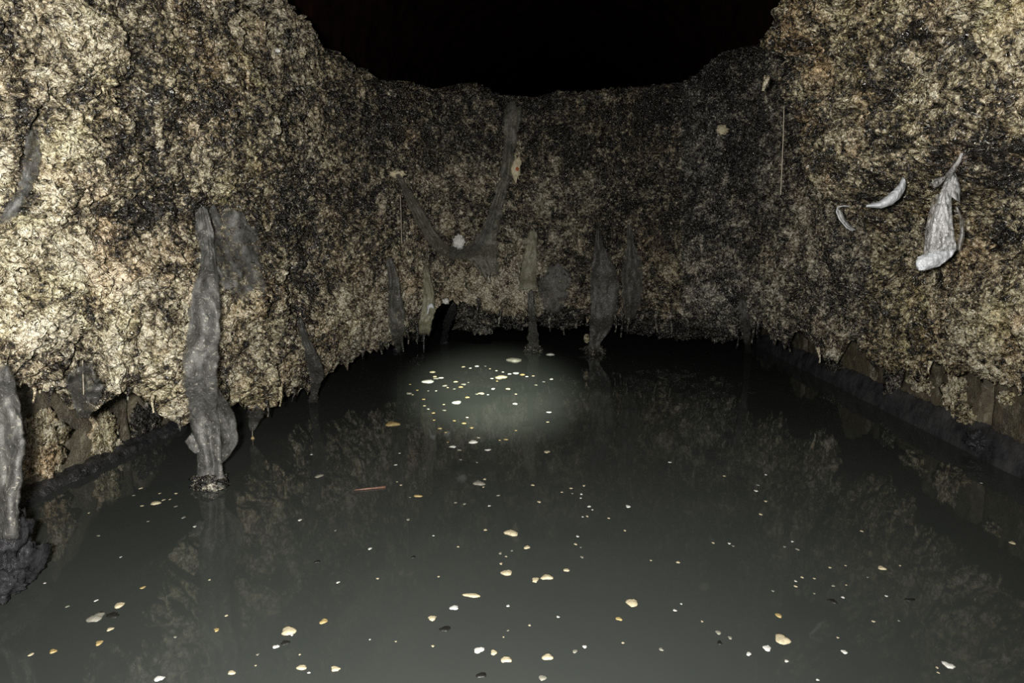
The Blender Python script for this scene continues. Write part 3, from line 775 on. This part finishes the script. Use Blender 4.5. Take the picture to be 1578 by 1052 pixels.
def thread(label, pts, rpx=.6, off=.06, cat='thread'):
    dd = [min(crust(x, y, 2), 50) for x, y in pts]; dmin = min(dd) - off
    n = 14; P = np.array(pts, float); t = np.linspace(0, 1, n); k = np.linspace(0, 1, len(P))
    X, Y = np.interp(t, k, P[:, 0]), np.interp(t, k, P[:, 1])
    return tag(tube('hanging_thread', at(X, Y, np.full(n, dmin)), rpx / F * dmin, M['thread'], None, 5), label, cat, 'threads hanging from the fatberg')
thread('long thin thread hanging below the corner of the brown bulge', [(1208, 165), (1207, 210), (1205, 255), (1203, 300)], .8)
thread('short pale thread hanging on the left end of back bank', [(617, 300), (618, 330), (619, 375)], .7)
thread('straight thread over the sooty fringe at far left', [(127, 555), (128, 580), (129, 608)], .9)
tip = [(1182, 118), (1180, 126), (1177, 134), (1176, 140)]
dd = crust(1187, 110, 2)
tube('stalactite', [at(np.array(float(x)), np.array(float(y)), np.array(dd)) for x, y in tip], [.016, .012, .008, .005], M['clump'], fat)

def chip(label, px, py, rpx, rpy, mat, seed, off=.0, red=False, flat=.5, r_=.45):
    dd = crust(px, py, 2) - off
    c = at(np.array(float(px)), np.array(float(py)), np.array(dd))
    o = lump('fat_chip', c, (rpx / F * dd, rpx / F * dd * flat, rpy / F * dd), mat, None, seed, r_, 28, 2.0, .2)
    tag(o, label, 'fat chip', 'pale chips stuck on the fatberg')
    if red:
        e = lump('speck', at(np.array(px + 4.), np.array(py + 2.), np.array(dd - rpx / F * dd * flat)), (.012, .010, .012), M['rust'], o, seed + 1, .3, 14); e['label'] = 'rusty red speck'
    return o
chip('white ragged chip in the hollow of the V-shaped rag', 708, 373, 9, 11, M['f_white'], 51, .04)
chip('knobbly cream chip with a red speck at the top of the V-shaped rag', 793, 258, 10, 17, M['f_cream'], 53, .03, True)
chip('squarish cream chip high on the right of the back bank', 1113, 200, 8, 7, M['f_cream'], 55, .02)
chip('tiny bright white chip at the lip of the dark gap', 687, 464, 5, 4, M['f_white'], 57, .03)
chip('slanting pale chip high on the left of the back bank', 612, 268, 12, 5, M['f_cream'], 59, .02)
chip('large tan lump of fat protruding from the far left crust', 62, 312, 40, 32, M['clump'], 61, -.05, False, .45, .3)
chip('rounded cream lump beside the veil on the left bank', 378, 468, 36, 24, M['clump'], 63, -.045, False, .5, .3)
chip('small white chip on the rim at upper left', 428, 78, 4, 3, M['f_white'], 65, .01)
chip('knobbly chip perched on the rim at upper left', 466, 80, 6, 8, M['clump'], 67, .0)
chip('flat pale chip hanging low on the right bank above the ledge', 1120, 425, 18, 12, M['greyfat'], 69, -.01)

# clumps of fat stuck on the bare stone below the banks
def wall_clump(label, px, py, rx, ry, X, mat, seed):
    c = plane_x(np.array(float(px)), np.array(float(py)), X); dd = float((c - CAM) @ FW)
    k = dd / F
    sl = max(.35, abs((c - CAM)[0]) / max(.1, c[1]))          # the wall is seen at a slant
    return tag(lump('fat_clump', c, (.03, rx * k / sl * .9, ry * k), mat, None, seed, .6, 44, 2.2, .10), label, 'fat clump', 'fat clumps on the stone walls')
for a in [('big pale clump spread over the stone at far left above the ledge', 62, 690, 46, 46, WL, M['clump'], 71),
          ('bumpy clump on the left stone wall below the sooty fringe', 160, 672, 24, 34, WL, M['clump'], 72),
          ('frosted clump on the left stone wall hanging toward the ledge', 172, 690, 12, 22, WL, M['white'], 73),
          ('dark crusty clump under the left bank beside the tall rag', 225, 645, 24, 26, WL, M['greyfat'], 74),
          ('long pale clump near the stone joint on the right wall', 1473, 605, 16, 30, WR, M['clump'], 75),
          ('branching small clump low on the stone joint of the right wall', 1492, 640, 12, 14, WR, M['clump'], 76),
          ('shaggy clump on the right wall under the bank', 1418, 588, 20, 14, WR, M['clump'], 77),
          ('grey clump hanging low above the right ledge', 1285, 565, 18, 14, WR, M['greyfat'], 78),
          ('small faint clump on the right stone wall at the picture edge', 1556, 612, 13, 10, WR, M['clump'], 79),
          ('thin grey clump on the right wall left of the shaggy clump', 1376, 585, 9, 22, WR, M['greyfat'], 80),
          ('wet bubbly clump where the stone joint meets the right ledge', 1506, 680, 14, 14, WR - .03, M['tar'], 81)]:
    wall_clump(*a)

# dark hanging mass under the back bank (parts of the fatberg)
def under(px, py, rx, ry, dd, mat, seed):
    c = at(np.array(float(px)), np.array(float(py)), np.array(float(dd)))
    return lump('hanging_lump', c, (rx / F * dd, .16, ry / F * dd), mat, fat, seed, .45, 44, 2.4, .22)
for k, (px, py, rx, ry, dd, mt) in enumerate([(735, 488, 36, 22, 5.35, 'greyfat'), (640, 500, 24, 20, 5.5, 'darkfat'), (860, 485, 40, 18, 5.3, 'darkfat'), (995, 492, 36, 20, 5.25, 'darkfat'),
                                              (1050, 500, 40, 20, 5.2, 'darkfat'), (1115, 505, 38, 18, 4.95, 'greyfat'), (790, 490, 30, 14, 5.4, 'darkfat'), (930, 490, 50, 12, 5.6, 'darkfat')]):
    under(px, py, rx, ry, dd, M[mt], 100 + k)

# ------------------------------------------------------------------ flecks on the water
def fleck(px, py, w, h, mat, seed, label, cat='fat fleck', group=None, name='fat_fleck'):
    c = water(np.array(float(px)), np.array(float(py))); dd = float((c - CAM) @ FW)
    rx = w / 2 / F * dd
    ya = water(np.array(float(px)), np.array(py + h / 2))[1]; yb_ = water(np.array(float(px)), np.array(py - h / 2))[1]
    ry = float(np.clip(abs(yb_ - ya) / 2, rx * .35, rx * 1.3))
    th = min(rx, ry) * .28
    rs = np.random.default_rng(seed); n = 14
    an = np.linspace(0, 2 * math.pi, n, endpoint=False)
    rad = 1 + .22 * np.sin(2 * an + rs.uniform(0, 6)) * rs.uniform(.2, 1) + .14 * np.sin(3 * an + rs.uniform(0, 6)) + rs.normal(0, .07, n)
    V_ = [(0, 0, th)]
    for k, z in ((.55, th * .85), (.95, th * .35), (1.0, -th * .4)):
        for a, q in zip(an, rad): V_.append((math.cos(a) * q * k * rx, math.sin(a) * q * k * ry, z + rs.normal(0, th * .12)))
    Fc = [(0, 1 + i, 1 + (i + 1) % n) for i in range(n)]
    for r0 in range(2):
        for i in range(n):
            a, b = 1 + r0 * n + i, 1 + r0 * n + (i + 1) % n
            Fc.append((a, a + n, b + n, b))
    Fc.append(tuple(1 + 2 * n + i for i in range(n - 1, -1, -1)))
    o = link_mesh(name, np.array(V_), Fc, mat)
    o.location = (float(c[0]), float(c[1]), 0.0); o.rotation_euler.z = 0
    return tag(o, label, cat, group)
GF = 'fat flecks floating on the water'
BIG = [ # px, py, w, h, material, label
 (788, 821, 23, 9, 'f_cream', 'long cream fleck floating mid-water, higher of the central large flecks'),
 (812, 843, 10, 6, 'f_cream', 'small cream fleck just below the long cream fleck in mid-water'),
 (781, 882, 18, 9, 'f_cream', 'cream fleck with a tiny tail between the long flecks in the centre'),
 (728, 917, 26, 7, 'f_cream', 'thin elongated cream fleck floating in the centre foreground'),
 (700, 936, 14, 7, 'f_white', 'small white fleck below the thin elongated cream fleck'),
 (825, 893, 12, 8, 'f_cream', 'round cream fleck, leftmost of a slanting row of three'),
 (843, 889, 17, 9, 'f_cream', 'broad cream fleck, middle of a slanting row of three'),
 (873, 878, 9, 8, 'f_cream', 'upright small cream fleck, last of a slanting row of three'),
 (974, 928, 18, 14, 'f_cream', 'chunky pale fleck floating alone right of the centre'),
 (954, 953, 9, 12, 'f_tan', 'tan ragged fleck left below the chunky pale fleck'),
 (445, 972, 24, 14, 'f_cream', 'big oval cream fleck floating in the lower left foreground'),
 (499, 957, 12, 9, 'f_tan', 'yellowish fleck right of the big oval cream fleck'),
 (425, 996, 9, 8, 'f_white', 'small white fleck below the big oval cream fleck'),
 (465, 1028, 16, 9, 'f_cream', 'cream fleck near the bottom edge, left of a similar one'),
 (517, 1030, 17, 8, 'f_cream', 'cream fleck near the bottom edge, right of a similar one'),
 (666, 952, 13, 8, 'f_cream', 'round yellowish cream fleck in the lower middle'),
 (738, 1001, 15, 10, 'f_white', 'pale round fleck, left of a cluster of three near the bottom'),
 (761, 1005, 11, 9, 'f_cream', 'small cream fleck, middle of a cluster of three near the bottom'),
 (780, 1016, 15, 13, 'f_cream', 'tan edged fleck, right of a cluster of three near the bottom'),
 (844, 1012, 18, 11, 'f_cream', 'yellow cream fleck right of the bottom cluster of three'),
 (836, 1044, 12, 10, 'f_grey', 'dull fleck at the bottom edge right of the cluster'),
 (1206, 985, 24, 16, 'f_cream', 'large lumpy pale fleck beside the round white bead'),
 (1182, 998, 13, 11, 'f_white', 'round white bead floating beside the large lumpy fleck'),
 (1154, 1007, 8, 8, 'f_white', 'small round white bead left of the larger round bead'),
 (1212, 1018, 6, 8, 'f_white', 'tiny upright white bead below the large lumpy fleck'),
 (1200, 948, 10, 8, 'f_tan', 'orange tan fleck above the large lumpy fleck'),
 (1301, 1004, 9, 7, 'f_white', 'small white fleck at lower right, between the bead and the slanted fleck'),
 (1462, 1025, 16, 11, 'f_white', 'slanted white fleck in the bottom right corner area'),
 (1359, 875, 13, 6, 'f_cream', 'oval cream fleck floating alone right of the centre, before the ledge'),
 (1560, 836, 9, 6, 'f_cream', 'cream fleck close to the right ledge at the picture edge'),
 (184, 932, 15, 16, 'f_cream', 'bright oval cream fleck floating in the left foreground'),
 (148, 951, 24, 14, 'f_grey', 'dull grey olive fleck beside the bright oval fleck at left'),
 (170, 969, 9, 8, 'f_cream', 'small cream fleck below the bright oval fleck at left'),
 (153, 990, 11, 9, 'f_tan', 'orange tan fleck, lowest of the left foreground cluster'),
 (82, 1003, 11, 8, 'f_tan', 'tan yellow fleck at lower left, right of a paler dot'),
 (48, 1008, 7, 7, 'f_cream', 'pale dot of fat at the lower left edge'),
 (245, 1045, 15, 9, 'f_white', 'bright white fleck at the bottom edge on the left'),
 (357, 1036, 11, 8, 'f_cream', 'cream fleck at the bottom edge between two larger ones'),
 (334, 970, 8, 8, 'f_tan', 'small tan fleck between the left cluster and the big oval fleck'),
 (220, 905, 7, 8, 'f_tan', 'small yellow green speck above the bright oval fleck at left'),
 (240, 775, 14, 6, 'f_cream', 'pale fleck in a short row near the tall left rag, widest of the row'),
 (605, 653, 26, 6, 'f_tan', 'clustered yellow fleck floating left of the bright patch'),
 (492, 733, 12, 6, 'f_grey', 'grey green fleck in dark water left of centre'),
 (738, 744, 18, 12, 'f_grey', 'greyish cluster of scum above the centre of the water'),
 (644, 764, 12, 4, 'f_tan', 'thin tan fleck left of the centre of the water'),
 (698, 688, 10, 5, 'f_white', 'white fleck just below the bright patch, left of an elongated one'),
 (729, 681, 16, 4, 'f_white', 'elongated white fleck just below the bright patch'),
 (843, 696, 9, 5, 'f_cream', 'yellowish fleck below the bright patch on its right'),
 (660, 588, 17, 4, 'f_white', 'brightest white fleck at the left of the bright patch'),
 (772, 581, 17, 4, 'f_cream', 'long bright fleck at the top of the bright patch'),
 (792, 555, 22, 9, 'f_grey', 'dull fleck with a white end near the frayed strand at the back'),
 (704, 620, 14, 4, 'f_white', 'slanted white fleck in the middle of the bright patch'),
 (848, 546, 13, 6, 'f_white', 'white crumb on the water between the two frayed rag feet'),
 (968, 780, 8, 5, 'f_white', 'bright white fleck right of a scattering of specks in mid-water'),
 (886, 1003, 8, 10, 'f_grey', 'dim fleck left of a dim white dot at the bottom middle'),
 (901, 996, 7, 9, 'f_white', 'dim white dot above the bottom edge in the middle'),
 (1107, 974, 9, 8, 'f_grey', 'greyish tan fleck, left one of a pair in the lower right'),
 (1125, 982, 7, 6, 'f_grey', 'tiny greyish tan fleck, right one of a pair in the lower right'),
 (1019, 1036-36, 7, 7, 'f_grey', 'faint grey fleck alone in the lower right of centre'),
]
for i, (x, y, w_, h_, m_, lb) in enumerate(BIG):
    fleck(x, y, w_, h_, M[m_], 500 + i, lb, 'fat fleck', GF)
# tiny flecks whose places were noted one by one
DOTS = {
 'tiny pale fleck drifting in the bright patch of water': ('tiny flecks in the bright patch', [
  (670, 580), (680, 582), (667, 573), (672, 583), (714, 565), (725, 567), (735, 564), (748, 564), (755, 568), (765, 571), (775, 573), (785, 576), (795, 575), (805, 577), (812, 580), (822, 579),
  (702, 588), (715, 592), (722, 589), (690, 597), (700, 599), (710, 596), (686, 594), (672, 602), (660, 602), (643, 601), (632, 592), (636, 608), (653, 615), (654, 625), (660, 630),
  (668, 636), (684, 623), (685, 632), (720, 612), (735, 607), (742, 606), (752, 608), (760, 599), (783, 599), (795, 607), (838, 588), (850, 584), (826, 593), (766, 587), (758, 583), (794, 622),
  (669, 647), (700, 648), (715, 652), (727, 659), (678, 660), (687, 666), (720, 643), (795, 663), (770, 678), (780, 677), (737, 674), (708, 693), (752, 693), (690, 681), (844, 650), (846, 635), (630, 606)]),
 'tiny pale fleck in a scattering of specks right of mid-water': ('tiny flecks right of mid-water', [
  (866, 758), (880, 752), (882, 760), (896, 761), (895, 767), (900, 748), (908, 780), (913, 785), (898, 796), (905, 795), (938, 798), (963, 817), (890, 826), (887, 838), (895, 843), (897, 858), (821, 747), (831, 773),
  (1003, 863), (1045, 866), (1032, 712), (1116, 733), (1180, 731), (1168, 747), (1165, 756), (1180, 772), (1172, 792), (1099, 836), (1124, 837), (1130, 841), (1221, 834), (1209, 842), (1229, 846), (1226, 895), (1236, 889), (1226, 903), (1191, 910)]),
 'tiny pale fleck floating in the dim water before the right ledge': ('tiny flecks by the right ledge', [
  (1303, 871), (1279, 874), (1387, 871), (1337, 889), (1255, 891), (1284, 902), (1304, 901), (1255, 914), (1299, 920), (1366, 918), (1346, 957), (1385, 956), (1328, 818), (1512, 744), (1291, 982), (1444, 1028), (1446, 1036), (1260, 1047)]),
 'tiny pale fleck in the middle of the open water': ('tiny flecks in open water', [
  (612, 742), (618, 747), (610, 716), (632, 766), (702, 774), (716, 776), (754, 779), (768, 763), (747, 738), (745, 750), (710, 708), (735, 712), (462, 801), (517, 817), (570, 845), (582, 891), (668, 825), (706, 842), (748, 816), (789, 848), (771, 852),
  (772, 868), (780, 857), (676, 888), (521, 897), (629, 800), (616, 698), (480, 700), (570, 985), (610, 988), (667, 995), (462, 1008), (476, 1036), (776, 981), (783, 971), (816, 963), (783, 933), (860, 950), (960, 990), (1040, 940), (1050, 930), (1082, 957), (450, 978)]),
 'tiny pale fleck in the dark water near the tall left rag': ('tiny flecks near the tall rag', [
  (217, 752), (206, 763), (246, 760), (271, 760), (252, 770), (262, 769), (271, 780), (228, 803), (219, 779), (137, 790), (152, 825), (186, 858), (283, 797), (300, 811), (349, 948), (104, 934), (148, 925), (57, 860), (69, 898), (323, 893), (270, 981), (394, 1025), (397, 1008)])}
k = 900
rr = random.Random(5)
for lb, (gp, pts) in DOTS.items():
    for (x, y) in pts:
        k += 1
        s_ = 3.2 + 2.6 * rr.random()
        if 'bright' in lb: s_ = 3.5 + 6 * rr.random() ** 2
        fleck(x, y, s_, max(1.6, s_ * (.28 if y < 720 else .62)), M[rr.choice(['f_cream', 'f_white', 'f_tan', 'f_grey'] if y < 720 else ['f_cream', 'f_white', 'f_cream', 'f_grey'])], k, lb, 'fat fleck', gp)
for i, (x, y, w_, h_, lb) in enumerate([(637, 858, 7, 8, 'dark speck floating in the open water left of centre'), (489, 865, 8, 5, 'small dark sliver floating in the left middle water'), (1283, 926, 13, 7, 'black fleck near the pale specks at right'),
                                        (440, 990, 14, 8, 'black scrap touching the big oval cream fleck'), (174, 948, 22, 9, 'black scrap between the two left foreground flecks'), (686, 969, 18, 8, 'dim dark smear in the lower middle'),
                                        (742, 1040, 15, 9, 'dark scrap at the bottom edge in the middle'), (1109, 990, 8, 8, 'dark dot beside the pair of greyish flecks'), (1402, 924, 14, 5, 'dark sliver over the reflected bag')]):
    fleck(x, y, w_, h_, M['f_dark'], 1500 + i, lb, 'dark scrap', 'dark scraps on the water', 'dark_scrap')
a_ = water(np.array([546., 560., 575., 594.]), np.array([755., 753.5, 752., 750.]), .003)
tag(tube('twig', a_, [.0015, .003, .003, .0045], M['f_red'], None, 6), 'thin reddish twig floating left of centre', 'twig')

# ------------------------------------------------------------------ light: a headlamp and a torch held by the photographer
def spot(name, loc, target, watts, ang, blend, rad, color):
    l = bpy.data.lights.new(name, 'SPOT'); l.energy = watts; l.spot_size = math.radians(ang); l.spot_blend = blend
    l.shadow_soft_size = rad; l.color = color
    o = bpy.data.objects.new(name, l); col.objects.link(o)
    o.location = loc
    v_ = Vector(target) - Vector(loc); o.rotation_euler = v_.to_track_quat('-Z', 'Y').to_euler()
    o['kind'] = 'helper'
    return o
spot('flash_lamp', (-.09, -.05, .83), (-.44, 2.0, .74), 375, 150, 1.0, .035, (1.0, .97, .90))
tgt = water(np.array(760.), np.array(598.))
spot('torch_lamp', (.10, -.30, 1.75), tuple(tgt), 4300, 14.5, 1.0, .12, (.98, 1.0, .82))

w = bpy.data.worlds.new('dark'); scene.world = w; w.use_nodes = True
w.node_tree.nodes['Background'].inputs[0].default_value = (0, 0, 0, 1)
cy = scene.cycles
cy.use_denoising = False
cy.max_bounces = 6; cy.diffuse_bounces = 2; cy.glossy_bounces = 2; cy.transparent_max_bounces = 12
cy.sample_clamp_direct = 2.5; cy.sample_clamp_indirect = .6
cy.use_adaptive_sampling = False
scene.view_settings.view_transform = 'Standard'
scene.view_settings.look = 'None'
scene.view_settings.gamma = 1.0
scene.view_settings.exposure = 0.0
scene.view_settings.use_curve_mapping = False
